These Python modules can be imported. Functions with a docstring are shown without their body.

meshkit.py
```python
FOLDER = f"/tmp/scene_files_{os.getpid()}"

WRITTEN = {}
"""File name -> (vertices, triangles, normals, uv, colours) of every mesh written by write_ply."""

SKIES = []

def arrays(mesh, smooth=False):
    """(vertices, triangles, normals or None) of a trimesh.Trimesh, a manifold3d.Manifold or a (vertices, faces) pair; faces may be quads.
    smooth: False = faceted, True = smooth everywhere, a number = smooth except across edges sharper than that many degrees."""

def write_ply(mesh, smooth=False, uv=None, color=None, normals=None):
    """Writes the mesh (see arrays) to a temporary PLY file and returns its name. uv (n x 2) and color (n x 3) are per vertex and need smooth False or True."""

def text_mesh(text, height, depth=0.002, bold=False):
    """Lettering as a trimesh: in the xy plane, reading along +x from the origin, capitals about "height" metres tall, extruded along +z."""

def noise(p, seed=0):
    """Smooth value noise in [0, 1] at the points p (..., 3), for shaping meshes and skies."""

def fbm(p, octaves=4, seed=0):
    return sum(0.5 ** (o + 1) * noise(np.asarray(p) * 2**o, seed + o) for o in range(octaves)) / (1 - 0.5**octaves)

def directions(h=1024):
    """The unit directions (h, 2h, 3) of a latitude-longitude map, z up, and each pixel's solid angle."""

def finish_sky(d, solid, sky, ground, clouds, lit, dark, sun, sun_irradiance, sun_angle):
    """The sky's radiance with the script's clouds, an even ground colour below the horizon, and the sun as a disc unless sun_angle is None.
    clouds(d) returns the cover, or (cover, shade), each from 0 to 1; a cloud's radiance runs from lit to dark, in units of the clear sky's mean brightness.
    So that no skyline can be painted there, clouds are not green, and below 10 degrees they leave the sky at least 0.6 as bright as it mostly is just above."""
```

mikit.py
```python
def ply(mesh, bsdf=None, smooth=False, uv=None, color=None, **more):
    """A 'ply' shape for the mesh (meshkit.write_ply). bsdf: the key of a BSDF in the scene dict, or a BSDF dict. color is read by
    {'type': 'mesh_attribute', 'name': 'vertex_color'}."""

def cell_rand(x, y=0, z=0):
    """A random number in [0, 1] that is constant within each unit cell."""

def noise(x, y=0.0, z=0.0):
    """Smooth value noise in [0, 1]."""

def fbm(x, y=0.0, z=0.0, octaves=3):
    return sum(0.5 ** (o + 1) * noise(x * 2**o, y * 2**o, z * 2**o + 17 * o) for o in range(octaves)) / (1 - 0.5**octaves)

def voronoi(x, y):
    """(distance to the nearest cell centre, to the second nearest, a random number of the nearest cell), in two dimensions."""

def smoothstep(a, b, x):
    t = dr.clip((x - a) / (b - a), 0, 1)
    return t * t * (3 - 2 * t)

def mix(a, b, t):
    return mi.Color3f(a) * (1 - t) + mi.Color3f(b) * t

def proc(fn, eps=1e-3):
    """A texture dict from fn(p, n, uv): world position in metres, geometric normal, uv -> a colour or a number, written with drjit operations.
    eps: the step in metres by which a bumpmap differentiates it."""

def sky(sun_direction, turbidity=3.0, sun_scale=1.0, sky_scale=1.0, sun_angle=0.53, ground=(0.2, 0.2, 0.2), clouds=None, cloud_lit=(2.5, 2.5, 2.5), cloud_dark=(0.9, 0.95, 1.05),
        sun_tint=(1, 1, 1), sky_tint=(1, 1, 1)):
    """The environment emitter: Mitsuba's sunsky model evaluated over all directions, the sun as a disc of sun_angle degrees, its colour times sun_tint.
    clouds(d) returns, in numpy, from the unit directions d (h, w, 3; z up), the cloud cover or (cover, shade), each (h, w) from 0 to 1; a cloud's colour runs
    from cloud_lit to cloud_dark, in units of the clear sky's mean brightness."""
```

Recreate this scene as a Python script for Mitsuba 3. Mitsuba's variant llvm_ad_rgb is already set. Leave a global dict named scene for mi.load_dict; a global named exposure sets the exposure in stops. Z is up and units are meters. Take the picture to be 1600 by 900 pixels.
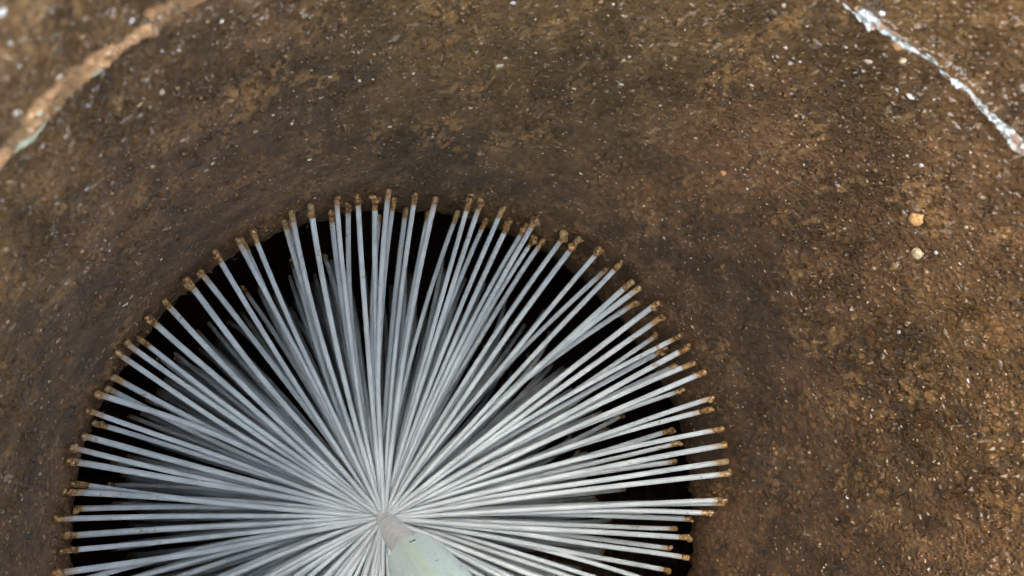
import math
import numpy as np, trimesh, drjit as dr, mitsuba as mi
import meshkit, mikit
from mikit import proc, ply, fbm, noise, mix, smoothstep

mi.set_variant("llvm_ad_rgb") if mi.variant() is None else None
T = mi.ScalarTransform4f
scene, labels = {}, {}
rng = np.random.default_rng(7)

# ------------------------------------------------------------------ camera, sky, exposure
# The pipe stands upright, its axis is the z axis, its bore 0.1 m in radius. The camera looks down into its mouth.
R = 0.1
CX, CY, YAW, PITCH, F = -0.04927849, 0.01851983, 0.24323747, -0.16654524, 1600.0
cy_, sy_, cp_, sp_ = math.cos(YAW), math.sin(YAW), math.cos(PITCH), math.sin(PITCH)
RM = np.array([[cy_, 0, sy_], [0, 1, 0], [-sy_, 0, cy_]]) @ np.array([[1, 0, 0], [0, cp_, -sp_], [0, sp_, cp_]])
FLIP = np.array([1, 1, -1.0])                      # depth down the pipe -> world z
CAM = np.array([CX, CY, 0.0])
fwd, upv = (RM @ [0, 0, 1]) * FLIP, (RM @ [0, 1, 0]) * FLIP
scene["camera"] = {"type": "thinlens", "fov": math.degrees(2 * math.atan(800 / F)), "fov_axis": "x",
                   "to_world": T().look_at(origin=CAM.tolist(), target=(CAM + fwd).tolist(), up=upv.tolist()),
                   "aperture_radius": 0.00052, "focus_distance": 0.29, "near_clip": 0.004, "far_clip": 50.0}


def cloud_cover(d):
    n = meshkit.fbm(d * 2.2 + 5.0, 4, 3)
    blue = np.clip((d[..., 0] * 0.9 - d[..., 1] * 0.25 + 0.15) * 1.6, 0, 1)    # broken cloud, clearer towards +x
    cover = np.clip(1.15 - 0.75 * blue + (n - 0.5) * 1.2, 0, 1)
    return cover, np.clip((n - 0.45) * 2.0, 0, 0.6)


scene["sky"] = mikit.sky((-0.25, 0.17, 0.95), turbidity=3.0, sun_scale=0.055, sun_angle=11, sun_tint=(1.0, 0.98, 0.94), clouds=cloud_cover)
exposure = 4.45


def ray_to_wall(px, py, radius=R):
    """Where the sight line through a pixel of the photograph meets the bore (used to read real positions off the photograph)."""
    d = (RM @ np.array([(px - 800) / F, -(py - 450) / F, 1.0]))
    a, b, c = d[0]**2 + d[1]**2, CX * d[0] + CY * d[1], CX**2 + CY**2 - radius**2
    t = (-b + math.sqrt(b * b - a * c)) / a
    return (CAM + t * d * [1, 1, 0] * 1.0 + np.array([0, 0, 1]) * t * d[2]) * FLIP


def at_depth(px, py, depth):
    d = RM @ np.array([(px - 800) / F, -(py - 450) / F, 1.0])
    return (CAM + d * depth / d[2]) * FLIP


def tag(key, label=None, category=None, group=None, kind=None):
    e = labels.setdefault(key, {})
    for k, v in (("label", label), ("category", category), ("group", group), ("kind", kind)):
        if v:
            e[k] = v


USED = {}


def fresh(name):
    n = USED.get(name, 0)
    USED[name] = n + 1
    return name if n == 0 else f"{name}_{n:03d}"


# ------------------------------------------------------------------ materials
def ang(p):
    return dr.atan2(p.y, p.x)


def wall_color(p, n, uv):
    a = ang(p)
    u, z = a * 100.0, p.z * 430.0                      # millimetres along and round the bore
    big = fbm(u / 34 + 7.1, z / 22, 3.0, 3)
    mid = fbm(u / 6.5 + 1.3, z / 5.0, 9.0, 4)
    fine = fbm(u / 1.0, z / 1.0 + 4, 2.0, 3)
    sp = noise(u / 0.9 + 50, z / 0.9, 5.0)
    c = mix([0.062, 0.037, 0.017], [0.150, 0.089, 0.043], smoothstep(0.30, 0.72, big * 0.45 + mid * 0.55))
    ol = smoothstep(0.45, 0.72, fbm(u / 45 + 2.2, z / 40, 1.0, 2))
    # copper rust down both flanks, olive film between; brighter side light put into colour
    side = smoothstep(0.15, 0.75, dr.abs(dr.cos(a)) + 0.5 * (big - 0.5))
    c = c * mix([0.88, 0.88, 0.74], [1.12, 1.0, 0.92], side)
    c = c * mix([1, 1, 1], [0.95, 0.97, 0.78], ol)
    oc = smoothstep(0.60, 0.74, fbm(u / 7 + 31, z / 6, 4.0, 4)) * smoothstep(0.35, 0.6, fine)
    c = mix(c, [0.25, 0.14, 0.055], oc * 0.6)
    dk = smoothstep(0.64, 0.80, fbm(u / 3 + 11, z / 3, 8.0, 3))
    c = mix(c, [0.028, 0.021, 0.016], dk * 0.45)
    c = c * (0.62 + 0.76 * fine)
    pale = smoothstep(0.84, 0.95, sp) * smoothstep(0.45, 0.6, mid)
    c = mix(c, [0.36, 0.27, 0.18], pale * 0.6)
    # orange flash rust in a band on the mouth side of the weld, wide on the left, thin on the right
    t = p.z * 1000.0 + 137.5
    left = smoothstep(1.75, 2.05, a) 
    wid = 1.5 + 6.0 * left + 3.0 * (fbm(u / 7, 0.0, 0.0, 3) - 0.5)
    band = smoothstep(-1.2, 0.2, t + 3.0 * (mid - 0.5)) * (1 - smoothstep(wid * 0.7, wid, t + 6.0 * (mid - 0.5))) * smoothstep(0.28, 0.50, fbm(u / 5 + 3, z / 5, 6.0, 3) + 0.12 * left)
    c = mix(c, mix([0.16, 0.07, 0.032], [0.50, 0.28, 0.13], left) * (0.6 + 0.8 * fine), band * (0.35 + 0.6 * smoothstep(0.3, 0.6, fbm(u / 9 + 60, z / 6, 2.0, 4))))
    return c


def wall_rough(p, n, uv):
    u, z = ang(p) * 100.0, p.z * 1000.0
    return 0.07 + 0.22 * fbm(u / 5, z / 5, 2.0, 3)


def wall_bump(p, n, uv):
    u, z = ang(p) * 100.0, p.z * 640.0
    return 0.00058 * noise(u / 0.62, z / 0.62, 1.0) + 0.00030 * noise(u / 0.33, z / 0.33, 2.0)


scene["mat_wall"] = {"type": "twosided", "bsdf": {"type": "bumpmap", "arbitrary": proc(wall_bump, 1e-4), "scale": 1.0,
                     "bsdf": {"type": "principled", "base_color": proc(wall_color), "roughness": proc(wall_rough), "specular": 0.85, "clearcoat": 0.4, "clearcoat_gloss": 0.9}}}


def grit_bsdf(rough, spec):
    return {"type": "twosided", "bsdf": {"type": "principled", "base_color": {"type": "mesh_attribute", "name": "vertex_color"}, "roughness": rough, "specular": spec}}


scene["mat_grit"] = grit_bsdf(0.22, 0.6)
scene["mat_droplet"] = grit_bsdf(0.06, 0.6)


def crust_color(p, n, uv):
    q = p * 1000.0
    f = fbm(q.x / 0.8, q.y / 0.8, q.z / 0.8, 3)
    c = mix([0.13, 0.13, 0.12], [0.46, 0.50, 0.50], smoothstep(0.35, 0.6, f))
    return mix(c, [0.22, 0.13, 0.08], smoothstep(0.50, 0.66, fbm(q.x / 1.8 + 9, q.y / 2.6, q.z / 2.6, 3)))


scene["mat_crust"] = {"type": "twosided", "bsdf": {"type": "principled", "base_color": proc(crust_color), "roughness": 0.62, "specular": 0.5}}
scene["mat_mint"] = {"type": "twosided", "bsdf": {"type": "principled", "base_color": proc(lambda p, n, uv: mix([0.22, 0.22, 0.13], [0.36, 0.38, 0.25], fbm(p.x * 700, p.y * 700, p.z * 700, 3))), "roughness": 0.5}}


def bristle_color(p, n, uv):
    q = p * 1000.0
    r = dr.sqrt(p.x * p.x + p.y * p.y) * 1000.0
    f = fbm(q.x / 3, q.y / 3, q.z / 3, 3)
    c = mix([0.41, 0.47, 0.505], [0.52, 0.59, 0.63], smoothstep(0.3, 0.7, fbm(q.x / 9, q.y / 9, q.z / 9, 2)))
    st = smoothstep(0.70, 0.80, fbm(q.x / 2.2 + 40, q.y / 2.2, q.z / 2.2, 3)) * smoothstep(45.0, 95.0, r)
    c = mix(c, [0.30, 0.24, 0.17], st * 0.8)
    return mix(c, [0.34, 0.22, 0.11], smoothstep(94.0, 97.0, r + 5.0 * (f - 0.5)) * 0.7)


scene["mat_bristle"] = {"type": "twosided", "bsdf": {"type": "principled", "base_color": proc(bristle_color), "roughness": 0.42, "specular": 0.5}}


def tip_color(p, n, uv):
    q = p * 1000.0
    f = fbm(q.x / 0.8, q.y / 0.8, q.z / 0.8, 3)
    g = noise(q.x / 6, q.y / 6, q.z / 6)
    return mix(mix([0.09, 0.05, 0.022], [0.42, 0.25, 0.10], smoothstep(0.3, 0.7, f)), [0.36, 0.27, 0.15], smoothstep(0.5, 0.8, g) * 0.6)


scene["mat_tip"] = {"type": "twosided", "bsdf": {"type": "principled", "base_color": proc(tip_color), "roughness": 0.16, "specular": 0.7}}
scene["mat_core"] = {"type": "twosided", "bsdf": {"type": "principled", "base_color": {"type": "rgb", "value": [0.60, 0.62, 0.64]}, "roughness": 0.45}}
scene["mat_ink"] = {"type": "twosided", "bsdf": {"type": "diffuse", "reflectance": {"type": "rgb", "value": [0.06, 0.07, 0.08]}}}
scene["mat_flake"] = {"type": "twosided", "bsdf": {"type": "principled", "base_color": proc(lambda p, n, uv: mix([0.34, 0.17, 0.06], [0.62, 0.36, 0.15], fbm(p.x * 900, p.y * 900, p.z * 900, 3))), "roughness": 0.3, "specular": 0.5}}
scene["mat_flake_pale"] = {"type": "twosided", "bsdf": {"type": "principled", "base_color": proc(lambda p, n, uv: mix([0.30, 0.22, 0.13], [0.66, 0.52, 0.34], fbm(p.x * 900, p.y * 900, p.z * 900, 3))), "roughness": 0.2, "specular": 0.6}}

# ------------------------------------------------------------------ the pipe
PIPE = "rusty_pipe"
tag(PIPE, "rusty brown steel pipe seen from inside, wet and gritty, with crusted weld seam", "pipe")
SEAM = 0.1375
Z_TOP, Z_END, Z_OUT = 0.092, 0.400, 1.1
th = np.concatenate([np.arange(-0.78, 3.93, 0.0038), np.linspace(3.93, 2 * math.pi - 0.78, 110)[:-1]])
zs = [Z_TOP]
while zs[-1] < Z_END:
    z = zs[-1]
    zs.append(z + (0.0012 if z < 0.1 else 0.00031 if z < 0.2 else 0.00042 if z < 0.32 else 0.0012))
zs = np.array(zs)
TH, ZZ = np.meshgrid(th, zs)
# position round the bore, as a point on a cylinder so that the noise closes on itself
cyl = np.stack([np.cos(TH) * R, np.sin(TH) * R, ZZ], -1) * 1000.0


def wall_height(cyl):
    """How far the corroded surface stands proud of the bore, in metres."""
    flat = cyl * [1, 1, 0.46]                           # corrosion runs down the bore
    h = 0.0011 * (meshkit.fbm(flat / 26.0, 3, 1) - 0.5)
    m = meshkit.fbm(flat / 2.4, 3, 5)
    patch = np.clip((meshkit.fbm(flat / 14.0, 2, 9) - 0.33) * 3.0, 0.25, 1)
    h += 0.0013 * (m - 0.5) * patch
    g = meshkit.noise(flat / 0.95, 21)
    h += 0.0012 * np.clip(g - 0.55, 0, 1) ** 1.2 * 2.2 * patch
    g2 = meshkit.noise(flat / 1.6 + 70, 22)
    h += 0.0012 * np.clip(g2 - 0.72, 0, 1) * 2.6
    h -= 0.0007 * np.clip(meshkit.noise(flat / 2.0 + 40, 33) - 0.78, 0, 1) * 3
    return h


H = wall_height(cyl)
# the step at the seam: the mouth section sits 0.9 mm further in
wob = 0.0012 * (meshkit.fbm(np.stack([np.cos(th), np.sin(th), 0 * th], -1) * 9.0, 3, 44) - 0.5)
tt = (SEAM + wob)[None, :] - ZZ
H += 0.0010 / (1 + np.exp(-np.clip(tt / 0.00035, -30, 30)))


def grid_mesh(P, wrap=True):
    n, m = P.shape[:2]
    idx = np.arange(n * m).reshape(n, m)
    nxt = np.roll(idx, -1, 1) if wrap else idx[:, 1:]
    cur = idx if wrap else idx[:, :-1]
    q = np.stack([cur[:-1], cur[1:], nxt[1:], nxt[:-1]], -1).reshape(-1, 4)
    return P.reshape(-1, 3), q


rad = R - H
# added uneven flare at the lower lip, shaped so the bristle gaps darken gradually
lip2 = meshkit.fbm(np.stack([np.cos(th), np.sin(th), 0 * th], -1) * 38.0, 3, 57) - 0.5
lip = meshkit.fbm(np.stack([np.cos(th), np.sin(th), 0 * th], -1) * 7.0, 4, 55) - 0.5
rad = rad + 4.6 * np.clip(ZZ - 0.316 - 0.010 * lip[None, :] - 0.008 * lip2[None, :], 0, 1) ** 2      # it flares out into the added chamber
V, Q = grid_mesh(np.stack([rad * np.cos(TH), rad * np.sin(TH), -ZZ], -1))
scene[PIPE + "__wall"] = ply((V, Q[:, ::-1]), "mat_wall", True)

# outer skin and rim of the pipe; unseen chamber added to blacken bristle gaps
a64 = np.linspace(0, 2 * math.pi, 129)[:-1]
prof = [(R - 0.0004, -Z_TOP), (R + 0.0008, -Z_TOP + 0.0012), (R + 0.0052, -Z_TOP + 0.0012), (R + 0.006, -Z_TOP), (R + 0.006, -0.28), (R + 0.060, -Z_END + 0.012), (0.34, -Z_END + 0.012), (0.34, -Z_OUT - 0.006), (0.0005, -Z_OUT - 0.006)]
P = np.array([[[r * math.cos(t), r * math.sin(t), z] for t in a64] for r, z in prof])
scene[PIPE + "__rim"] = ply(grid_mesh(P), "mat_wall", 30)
prof = [(R + 0.040, -Z_END + 0.004), (R + 0.041, -Z_END + 0.0035), (0.333, -Z_END + 0.0035), (0.333, -Z_OUT), (0.0005, -Z_OUT)]
P = np.array([[[r * math.cos(t), r * math.sin(t), z] for t in a64] for r, z in prof])
scene[PIPE + "__added_chamber"] = ply(grid_mesh(P), "mat_wall", 30)


# weld seam: a lumpy bead round the bore
def bead(t0, t1, n, z_of, r_in, w, h, seed, m=11, ragged=0.5, fine=2.4):
    """A low ridge on the wall: from angle t0 to t1, half width w and height h in metres, torn into lumps."""
    t = np.linspace(t0, t1, n)
    s = np.linspace(-1, 1, m)
    S, TT = np.meshgrid(s, t, indexing="ij")
    base = np.stack([np.cos(TT) * 100, np.sin(TT) * 100, S * 3], -1)
    lump = meshkit.fbm(base / fine, 4, seed)
    env = np.clip(meshkit.fbm(base * [1, 1, 0] / 6.0, 3, seed + 3) * 2.4 - ragged, 0.05, 1.3)
    fade = np.clip(np.minimum(TT - t0, t1 - TT) / 0.06, 0, 1) ** 0.7
    wv = w * (0.45 + 0.85 * env) * fade
    zc = z_of(TT) + 0.0016 * (meshkit.fbm(base * [1, 1, 0] / 3.5, 3, seed + 8) - 0.5)
    hh = h * np.sqrt(np.clip(1 - S**2, 0, 1)) * (0.2 + 1.5 * lump) * (0.35 + env) * fade - 0.0004
    r = r_in - hh
    Pm = np.stack([r * np.cos(TT), r * np.sin(TT), -(zc + S * wv)], -1)
    v, q = grid_mesh(Pm.transpose(1, 0, 2), wrap=False)
    return v, q


ANG = lambda px, py: math.atan2(*ray_to_wall(px, py)[[1, 0]])
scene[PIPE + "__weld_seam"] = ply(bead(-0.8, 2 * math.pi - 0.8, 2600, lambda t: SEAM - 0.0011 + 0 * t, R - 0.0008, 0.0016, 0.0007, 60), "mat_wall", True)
tag(PIPE + "__weld_seam", "lumpy rusty weld seam round the bore")
tR0, tR1 = ANG(1640, 262), ANG(1325, -8)
for k, (w, h, sd) in enumerate(((0.00052, 0.0012, 71), (0.00036, 0.0011, 83), (0.00034, 0.0011, 131))):
    key = fresh(PIPE + "__lime_crust")
    scene[key] = ply(bead(tR0, tR1, 900, lambda t, k=k: SEAM - 0.0006 - 0.0004 * k + 0 * t, R - 0.0010, w, h, sd, 13, 0.62, 0.7), "mat_crust", True)
    tag(key, "white lime crust along the right side of the weld seam")
for (x0, y0), (x1, y1), sd in (((168, 84), (128, 120), 91), ((62, 172), (8, 242), 95), ((95, 150), (70, 172), 99)):
    ta, tb = sorted((ANG(x0, y0), ANG(x1, y1)))
    key = fresh(PIPE + "__mineral_streak")
    zc = -0.5 * (ray_to_wall(x0, y0)[2] + ray_to_wall(x1, y1)[2])
    za, zb = -ray_to_wall(x0, y0)[2], -ray_to_wall(x1, y1)[2]
    scene[key] = ply(bead(ta, tb, 160, lambda t, zc=zc: zc + 0 * t, R - 0.0013, 0.00042, 0.0009, sd, 9, 0.3), "mat_mint", True)
    tag(key, "pale green mineral streak along the left side of the weld seam")


# grit, painted glints and droplets
def blobs(n, size, zlo, zhi, palette, flat, seed, subdiv=1, tlo=-0.75, thi=3.9, clump=0.5):
    g = np.random.default_rng(seed)
    ico = trimesh.creation.icosphere(subdivisions=subdiv)
    v0, f0 = np.array(ico.vertices), np.array(ico.faces)
    t, z = g.uniform(tlo, thi, n * 4), zlo + (zhi - zlo) * g.uniform(0, 1, n * 4)
    pts = np.stack([np.cos(t) * 100, np.sin(t) * 100, z * 1000], -1)
    w = meshkit.fbm(pts / 9.0, 3, seed + 1)
    keep = np.argsort(-(w * clump + (1 - clump) * g.uniform(0, 1, n * 4)))[:n]
    t, z, pts = t[keep], z[keep], pts[keep]
    h = wall_height(pts) + 0.0010 / (1 + np.exp(-np.clip((SEAM - z) / 0.00035, -30, 30)))
    s = size[0] + (size[1] - size[0]) * g.uniform(0, 1, n) ** 3.0
    nrm = np.stack([-np.cos(t), -np.sin(t), 0 * t], -1)
    tan = np.stack([-np.sin(t), np.cos(t), 0 * t], -1)
    ax = np.tile([0, 0, 1.0], (n, 1))
    ph = g.uniform(0, math.pi, n)
    e1 = tan * np.cos(ph)[:, None] + ax * np.sin(ph)[:, None]
    e2 = ax * np.cos(ph)[:, None] - tan * np.sin(ph)[:, None]
    jit = 1 + g.uniform(-0.28, 0.28, (n, len(v0), 1)) * (0.15 if flat < 0.6 and subdiv > 1 else 1)
    vv = v0[None] * jit * s[:, None, None] * np.stack([g.uniform(0.7, 1.5, n), g.uniform(0.6, 1.05, n), np.full(n, flat) * g.uniform(0.7, 1.2, n)], -1)[:, None, :]
    c = np.stack([np.cos(t) * (R - h), np.sin(t) * (R - h), -z], -1)
    P = c[:, None] + vv[..., :1] * e1[:, None] + vv[..., 1:2] * e2[:, None] + vv[..., 2:] * nrm[:, None]
    F_ = (f0[None] + (np.arange(n) * len(v0))[:, None, None]).reshape(-1, 3)
    pal = np.array(palette)
    col = pal[g.integers(0, len(pal), n)] * g.uniform(0.7, 1.25, (n, 1))
    return (P.reshape(-1, 3), F_), np.repeat(np.clip(col, 0, 0.85), len(v0), 0)


BROWN = [[0.10, 0.065, 0.04], [0.13, 0.085, 0.05], [0.07, 0.05, 0.035], [0.16, 0.10, 0.055], [0.10, 0.07, 0.045], [0.20, 0.125, 0.065]]
m, c = blobs(6500, (0.00014, 0.00046), 0.097, 0.335, BROWN + [[0.34, 0.22, 0.12], [0.30, 0.24, 0.17]], 0.75, 101)
scene[PIPE + "__grit"] = ply(m, "mat_grit", True, color=c)
tag(PIPE + "__grit", "wet brown grit stuck to the bore", kind="stuff")
m, c = blobs(1100, (0.00018, 0.00058), 0.097, 0.30, [[0.32, 0.26, 0.20], [0.50, 0.47, 0.43], [0.34, 0.22, 0.12], [0.40, 0.33, 0.25]], 0.7, 202, clump=0.25)  # pale grains, many of them standing in for wet glints
scene[PIPE + "__pale_grit_and_glints"] = ply(m, "mat_grit", True, color=c)
tag(PIPE + "__pale_grit_and_glints", "pale grains and painted glints scattered over the bore", kind="stuff")
m, c = blobs(240, (0.00024, 0.00060), 0.097, 0.150, [[0.50, 0.47, 0.42], [0.55, 0.53, 0.50], [0.42, 0.33, 0.24]], 0.75, 252, clump=0.3)  # white specks near the mouth, glints put in as pale colour
scene[PIPE + "__painted_glint"] = ply(m, "mat_grit", True, color=c)
tag(PIPE + "__painted_glint", "whitish specks painted as glints round the weld seam", kind="stuff")
m, c = blobs(3600, (0.00016, 0.0007), 0.097, 0.32, [[0.10, 0.070, 0.042], [0.13, 0.09, 0.055], [0.08, 0.06, 0.04]], 0.6, 303, 2, clump=0.45)
scene[PIPE + "__droplet"] = ply(m, "mat_droplet", True, color=c)
tag(PIPE + "__droplet", "glinting water droplets on the bore", kind="stuff")


# ------------------------------------------------------------------ loose flakes one can point to
def flake(name, px, py, rpx, mat, label, seed, aspect=1.0):
    g = np.random.default_rng(seed)
    p = ray_to_wall(px, py, R - 0.0012)
    s = rpx / F * -p[2]
    ico = trimesh.creation.icosphere(subdivisions=3)
    v = np.array(ico.vertices)
    v *= (0.55 + 0.9 * meshkit.fbm(v * 1.6 + seed, 3, seed))[:, None]
    t = math.atan2(p[1], p[0])
    nrm, tan = np.array([-math.cos(t), -math.sin(t), 0]), np.array([-math.sin(t), math.cos(t), 0])
    P = p + s * (v[:, :1] * tan * aspect + v[:, 1:2] * [0, 0, 1.0] * 1.3 + v[:, 2:] * nrm * 0.75)
    key = fresh(name)
    scene[key] = ply((P, ico.faces), mat, True)
    tag(key, label, "rust flake" if "flake" in name else "grain")


flake("rust_flake", 1431, 343, 12, "mat_flake", "large orange rust flake on the bare pipe wall right of the brush", 1)
flake("rust_flake", 1405, 71, 9, "mat_flake", "orange rust flake touching the white lime crust at upper right", 2)
flake("pale_grain", 1411, 95, 6, "mat_flake_pale", "small cream grain just below the orange flake at the lime crust", 3)
flake("pale_grain", 1433, 396, 10, "mat_flake_pale", "cream shiny grain below the large orange flake on the wall", 4)
flake("rust_flake", 60, 173, 9, "mat_flake_pale", "pale orange rust flake at the left end of the weld seam", 5)
flake("rust_flake", 1130, 270, 5, "mat_flake", "tiny orange rust flake on the dark wall up and right of the brush", 6)

# ------------------------------------------------------------------ the brush
BRUSH = "flue_brush"
tag(BRUSH, "round pipe brush with grey bristles, rusty clogged tips and mint green handle", "brush")
HUB = at_depth(597, 806, 0.345)
END = at_depth(650, 877, 0.277)
AX = (END - HUB) / np.linalg.norm(END - HUB)            # towards the handle
E1 = np.cross(AX, [0, 1, 0]); E1 /= np.linalg.norm(E1)
E2 = np.cross(AX, E1)
if E2[1] < 0: E2 = -E2
if E1[0] < 0: E1 = -E1


def lathe(profile, n=64, origin=HUB, lump=0.0):
    t = np.linspace(0, 2 * math.pi, n + 1)[:-1]
    P = np.array([[origin + AX * s + r * (np.cos(a) * E1 + np.sin(a) * E2) for a in t] for r, s in profile])
    return grid_mesh(P)


LEN = np.linalg.norm(END - HUB)


def steel_color(p, n, uv):
    s = sum((p[i] - float(HUB[i])) * float(AX[i]) for i in range(3)) * 1000.0
    f = fbm(p.x * 600, p.y * 600, p.z * 300, 4)
    c = mix([0.58, 0.62, 0.64], [0.84, 0.88, 0.89], f)
    lm = float(LEN) * 1000.0
    grime_and_shade = 1 - smoothstep(0.0, 1.2, dr.abs(s - 19.0)) + 0.9 * (1 - smoothstep(0.3, 1.6, dr.abs(s - (lm - 7.5)))) + 0.9 * (1 - smoothstep(0.2, 1.2, dr.abs(s - 24.8)))  # dirt ring at the collar start; shade painted into the two grooves
    return mix(c, [0.22, 0.18, 0.12], dr.clip(grime_and_shade, 0, 1) * (0.35 + 0.6 * f))


scene["mat_steel"] = {"type": "twosided", "bsdf": {"type": "principled", "base_color": proc(steel_color), "roughness": 0.34, "specular": 0.5}}
# twisted wire core that carries the bristles
t = np.linspace(0, 2 * math.pi, 41)[:-1]
ss = np.linspace(0.0205, -0.075, 120)
P = np.array([[HUB + AX * s + (0.0022 + 0.0006 * math.cos(2 * (a - s * 420))) * (math.cos(a) * E1 + math.sin(a) * E2) for a in t] for s in ss])
scene[BRUSH + "__core"] = ply(grid_mesh(P), "mat_core", True)
scene[BRUSH + "__collar"] = ply(lathe([(0.0005, 0.0185), (0.0030, 0.0185), (0.0034, 0.0190), (0.0034, 0.0235), (0.0031, 0.0240), (0.0031, 0.0255), (0.0037, 0.0260),
                                       (0.0039, 0.0268), (0.0040, LEN - 0.009), (0.0035, LEN - 0.0085), (0.0035, LEN - 0.0065), (0.0045, LEN - 0.006), (0.0045, LEN - 0.0035), (0.0037, LEN - 0.003), (0.0037, LEN + 0.004), (0.0005, LEN + 0.004)]), "mat_steel", 35)
tag(BRUSH + "__collar", "grey steel collar between bristles and handle")
# handle: an eight-sided bar with rounded arrises
HR = 0.00796
t = np.linspace(0, 2 * math.pi, 161)[:-1]
oct_r = lambda a: HR / np.maximum(0.962, np.cos((a - 0.25 + math.pi / 8) % (math.pi / 4) - math.pi / 8)) * 0.985
rings = [(0.05, 0.0), (0.62, 0.0), (0.78, 0.0003), (0.90, 0.0011), (0.97, 0.0024), (1.0, 0.0042), (1.0, 0.03), (1.0, 0.09), (1.0, 0.15), (1.0, 0.26), (0.9, 0.2606), (0.05, 0.2606)]
P = np.array([[END + AX * s + k * oct_r(a) * (math.cos(a) * E1 + math.sin(a) * E2) for a in t] for k, s in rings])
STRIPE = 2.0


def handle_color(p, n, uv):
    d = [p.x - END[0], p.y - END[1], p.z - END[2]]
    x = sum(d[i] * float(E1[i]) for i in range(3))
    y = sum(d[i] * float(E2[i]) for i in range(3))
    s = sum(d[i] * float(AX[i]) for i in range(3))
    a = dr.atan2(y, x)
    f = fbm(p.x * 800, p.y * 800, p.z * 200, 3)
    c = mix([0.68, 0.91, 0.90], [0.75, 0.94, 0.93], f)
    line = (1 - smoothstep(STRIPE - 0.02, STRIPE + 0.03, -(a - 2 * STRIPE))) * (1 - smoothstep(STRIPE + 0.05, STRIPE + 0.6, a)) * smoothstep(0.0015, 0.004, s)
    c = mix(c, [0.74, 0.90, 0.62], line * (0.25 + 0.4 * f))
    dirt = smoothstep(0.70, 0.80, fbm(p.x * 1500 + 9, p.y * 1500, p.z * 1500, 2))
    return mix(c, [0.30, 0.30, 0.28], dirt * 0.5)


scene["mat_handle"] = {"type": "twosided", "bsdf": {"type": "principled", "base_color": proc(handle_color), "roughness": 0.3, "specular": 0.5}}
scene[BRUSH + "__handle"] = ply(grid_mesh(P), "mat_handle", 32)
tag(BRUSH + "__handle", "pale mint green handle bar with a yellow green stripe")

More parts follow.
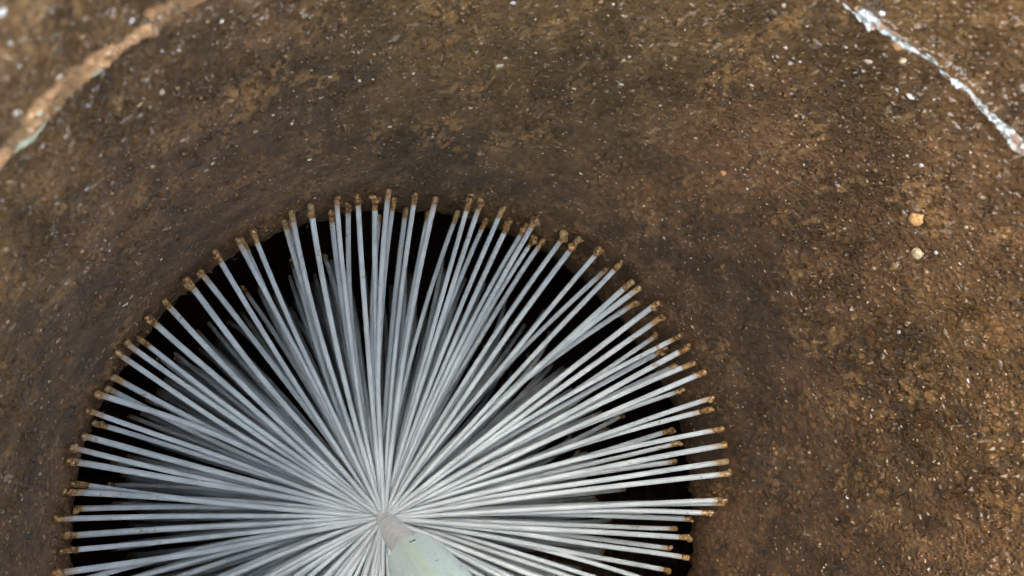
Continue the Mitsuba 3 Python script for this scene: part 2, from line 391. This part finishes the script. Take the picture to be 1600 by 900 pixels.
# the small black marks on the handle, laid on its surface
hv, hq = grid_mesh(P)
HM = trimesh.Trimesh(hv, np.vstack([hq[:, [0, 1, 2]], hq[:, [0, 2, 3]]]), process=False)
ray_o = CAM


def on_handle(px, py):
    d = (RM @ np.array([(px - 800) / F, -(py - 450) / F, 1.0])) * FLIP
    hit, _, tri = HM.ray.intersects_location([ray_o], [d], multiple_hits=False)
    p = hit[0]
    ax_p = END + AX * np.dot(p - END, AX)
    n = (p - ax_p) / np.linalg.norm(p - ax_p)
    return p, n


def decal(mesh, px, py, key):
    p, n = on_handle(px, py)
    side = np.cross(AX, n)
    if np.dot(side, [1, 0, 0]) < 0: side = -side
    upd = np.cross(n, side)
    v = np.array(mesh.vertices)
    scene[key] = ply((p + v[:, :1] * side + v[:, 1:2] * upd + (v[:, 2:] + 0.00003) * n, mesh.faces), "mat_ink")


tx = meshkit.text_mesh("4P", 0.0011, 0.0001, True)
tx.apply_translation([-tx.bounds[1][0] / 2, -0.0005, 0])
decal(tx, 644, 846, BRUSH + "__handle__marking")
for mx, my, a_, b_ in ((683, 876, 0.0005, 0.00016), (719, 885, 0.00035, 0.0002)):
    nk = trimesh.creation.icosphere(subdivisions=2); nk.apply_scale([a_, b_, 0.00006])
    decal(nk, mx, my, fresh(BRUSH + "__handle__nick"))

# bristle tips read off the photograph: (x, y, layer), layer 1 = the row behind
TIPS = [(88, 896, 0), (95, 861, 0), (105, 837, 0), (90, 811, 0), (117, 795, 1), (107, 769, 0), (117, 756, 0), (107, 720, 0), (112, 699, 0), (130, 681, 0), (146, 661, 0), (137, 641, 0),
        (150, 615, 0), (167, 606, 1), (177, 589, 0), (184, 552, 0), (196, 535, 0), (215, 527, 0), (231, 495, 0), (256, 470, 0), (290, 435, 0), (314, 426, 1), (335, 392, 0), (371, 374, 0),
        (379, 377, 1), (394, 360, 0), (444, 345, 0), (455, 330, 0), (453, 350, 1), (485, 320, 0), (517, 330, 1), (526, 310, 0), (544, 319, 1), (559, 305, 0), (586, 307, 0), (592, 336, 1), (607, 297, 0),
        (616, 310, 1), (634, 330, 1), (649, 304, 0), (670, 332, 1), (681, 309, 0), (716, 330, 1), (734, 311, 0), (752, 314, 0), (760, 342, 1), (785, 326, 0), (796, 347, 0), (824, 350, 0),
        (838, 342, 0), (836, 370, 0), (849, 375, 1), (883, 367, 0), (903, 375, 0), (938, 390, 0), (948, 420, 1), (970, 411, 0), (988, 439, 0), (1000, 449, 0), (995, 472, 1), (1029, 472, 0), (1036, 494, 0),
        (1026, 524, 1), (1065, 524, 0), (1042, 544, 1), (1077, 542, 0), (1085, 567, 0), (1055, 572, 1), (1102, 581, 0), (1069, 609, 1), (1115, 621, 0), (1112, 639, 0), (1052, 671, 1),
        (1130, 670, 0), (1062, 692, 1), (1135, 695, 0), (1137, 721, 0), (1057, 721, 1), (1140, 740, 0), (1135, 781, 0), (1131, 786, 0), (1115, 802, 0), (1080, 811, 1), (1057, 826, 1), (1077, 840, 0),
        (1047, 857, 1), (1076, 872, 0), (1047, 892, 0)]
tips = [(ray_to_wall(x, y, R - 0.0012), l) for x, y, l in TIPS]
ang_of = lambda p: math.atan2(p[1], p[0])
a_right, a_left = ang_of(tips[-1][0]), ang_of(tips[0][0]) % (2 * math.pi)
a = a_left + 0.045
while a < a_right + 2 * math.pi - 0.03:                 # the lower part of the ring, below the frame
    l = int(rng.uniform() < 0.3)
    tips.append((np.array([math.cos(a) * (R - 0.0012), math.sin(a) * (R - 0.0012), -(0.305 + 0.03 * l + rng.uniform(-0.004, 0.004))]), l))
    a += rng.uniform(0.024, 0.058)
n_front = len(tips)
for k in range(138):                                    # the rows deeper down the core
    a = 2 * math.pi * (k + rng.uniform(0, 0.8)) / 138
    dpt = rng.uniform(0.375, 0.48)
    if 1.6 < a < 2.9 and k % 3 == 0:
        continue
    tips.append((np.array([math.cos(a) * (R - 0.0012), math.sin(a) * (R - 0.0012), -dpt]), 2))


def tube(path, radii, n=8, flat=0.85):
    path = np.asarray(path)
    d = np.gradient(path, axis=0)
    d /= np.linalg.norm(d, axis=1, keepdims=True)
    side = np.cross(d, [0, 0, 1.0]); side /= np.linalg.norm(side, axis=1, keepdims=True)
    up = np.cross(side, d)
    t = np.linspace(0, 2 * math.pi, n + 1)[:-1]
    P = path[:, None] + radii[:, None, None] * (np.cos(t)[None, :, None] * side[:, None] + flat * np.sin(t)[None, :, None] * up[:, None])
    v, q = grid_mesh(P)
    m0 = len(v)
    v = np.vstack([v, path[:1], path[-1:]])
    k = np.arange(n); e = (len(path) - 1) * n
    caps = [[m0, b, a_, a_] for a_, b in zip(k, (k + 1) % n)] + [[m0 + 1, e + a_, e + b, e + b] for a_, b in zip(k, (k + 1) % n)]
    f = np.vstack([np.vstack([q[:, [0, 1, 2]], q[:, [0, 2, 3]]]), np.array(caps)[:, :3]])
    return v, f


ICO = trimesh.creation.icosphere(subdivisions=2)


def tip_mesh(path, r, g, big):
    """Caked rust on the end of a bristle: a sleeve over the last millimetres with one to three beads."""
    d = path[-1] - path[-3]; d /= np.linalg.norm(d)
    e = path[-1]
    sl = g.uniform(0.0012, 0.0048)
    sp = np.array([e - d * sl, e - d * sl * 0.5, e, e + d * 0.0004])
    v, f = tube(sp, np.array([r * 1.04, r * 1.14, r * 1.12, r * 0.5]), 8, 0.95)
    V, Fc, off = [v], [f], len(v)
    for k in range(g.integers(1, 4) + (2 if big else 0)):
        s = r * g.uniform(0.6, 1.15) * (1.6 if big and k < 2 else 1.0)
        w = np.array(ICO.vertices)
        w = w * (0.85 + 0.35 * meshkit.noise(w * 1.7 + g.uniform(0, 90), 3))[:, None] * s
        V.append(w + e - d * g.uniform(-0.0006, 0.7 * sl) + g.normal(0, 0.45, 3) * r * (1.6 if big else 1)); Fc.append(ICO.faces + off); off += len(w)
    return np.vstack(V), np.vstack(Fc)


order = np.linspace(0, 1, 18)
for i, (tip, layer) in enumerate(tips):
    g = np.random.default_rng(1000 + i)
    rr = np.array([tip[0] - HUB[0], tip[1] - HUB[1], 0]); L = np.linalg.norm(rr); rr /= L
    s0 = {0: g.uniform(0.0, 0.005), 1: g.uniform(-0.010, 0.0), 2: g.uniform(-0.014, -0.001)}[layer]
    tw = g.normal(0, 0.03)
    rt = np.array([rr[0] * math.cos(tw) - rr[1] * math.sin(tw), rr[0] * math.sin(tw) + rr[1] * math.cos(tw), 0])
    p0 = HUB + AX * s0 + rt * 0.0022
    p1 = p0 + rt * L * (g.uniform(0.52, 0.62) if layer < 2 else g.uniform(0.58, 0.72)); p1[2] = p0[2] - g.uniform(0.001, 0.006)
    u = order[:, None]
    path = (1 - u) ** 2 * p0 + 2 * u * (1 - u) * p1 + u**2 * tip
    sd = np.array([-rt[1], rt[0], 0])                   # no two are bent alike
    path = path + sd * (np.sin(u * math.pi) * g.normal(0, 0.0005) + np.sin(u * 2 * math.pi + g.uniform(0, 1)) * u * (1 - u) * g.normal(0, 0.0008))
    path[:, 2] += (np.sin(u * math.pi) * g.normal(0, 0.0012))[:, 0]
    r1 = 0.00086 * g.uniform(0.88, 1.12)
    key = fresh(BRUSH + "__bristle")
    scene[key] = ply(tube(path, r1 * (0.92 + 0.08 * np.clip(order * 1.8, 0, 1)), 8), "mat_bristle", True)
    x, y = (TIPS[i][0], TIPS[i][1]) if i < len(TIPS) else (0, 0)
    scene[key + "__tip"] = ply(tip_mesh(path, r1, g, 730 < x < 950 and y < 400 and layer == 0), "mat_tip", True)

# the packed rows further down the core, too many to tell apart
V_, F_, off = [], [], 0
for k in range(480):
    g = np.random.default_rng(5000 + k)
    a = g.uniform(0, 2 * math.pi)
    rt = np.array([math.cos(a), math.sin(a), 0])
    tip = np.array([math.cos(a) * R * 0.985, math.sin(a) * R * 0.985, -g.uniform(0.40, 0.58)])
    p0 = HUB + AX * g.uniform(-0.014, -0.001) + rt * 0.0022
    p1 = p0 + rt * 0.1 * g.uniform(0.5, 0.7); p1[2] = p0[2] - g.uniform(0.004, 0.012)
    u = order[:, None]
    v, f = tube((1 - u) ** 2 * p0 + 2 * u * (1 - u) * p1 + u**2 * tip, 0.00082 * (0.92 + 0.08 * np.clip(order * 1.8, 0, 1)), 7)
    V_.append(v); F_.append(f + off); off += len(v)
scene[BRUSH + "__rear_bristles"] = ply((np.vstack(V_), np.vstack(F_)), "mat_bristle", True)
tag(BRUSH + "__rear_bristles", "packed grey bristles deeper in the brush", kind="stuff")
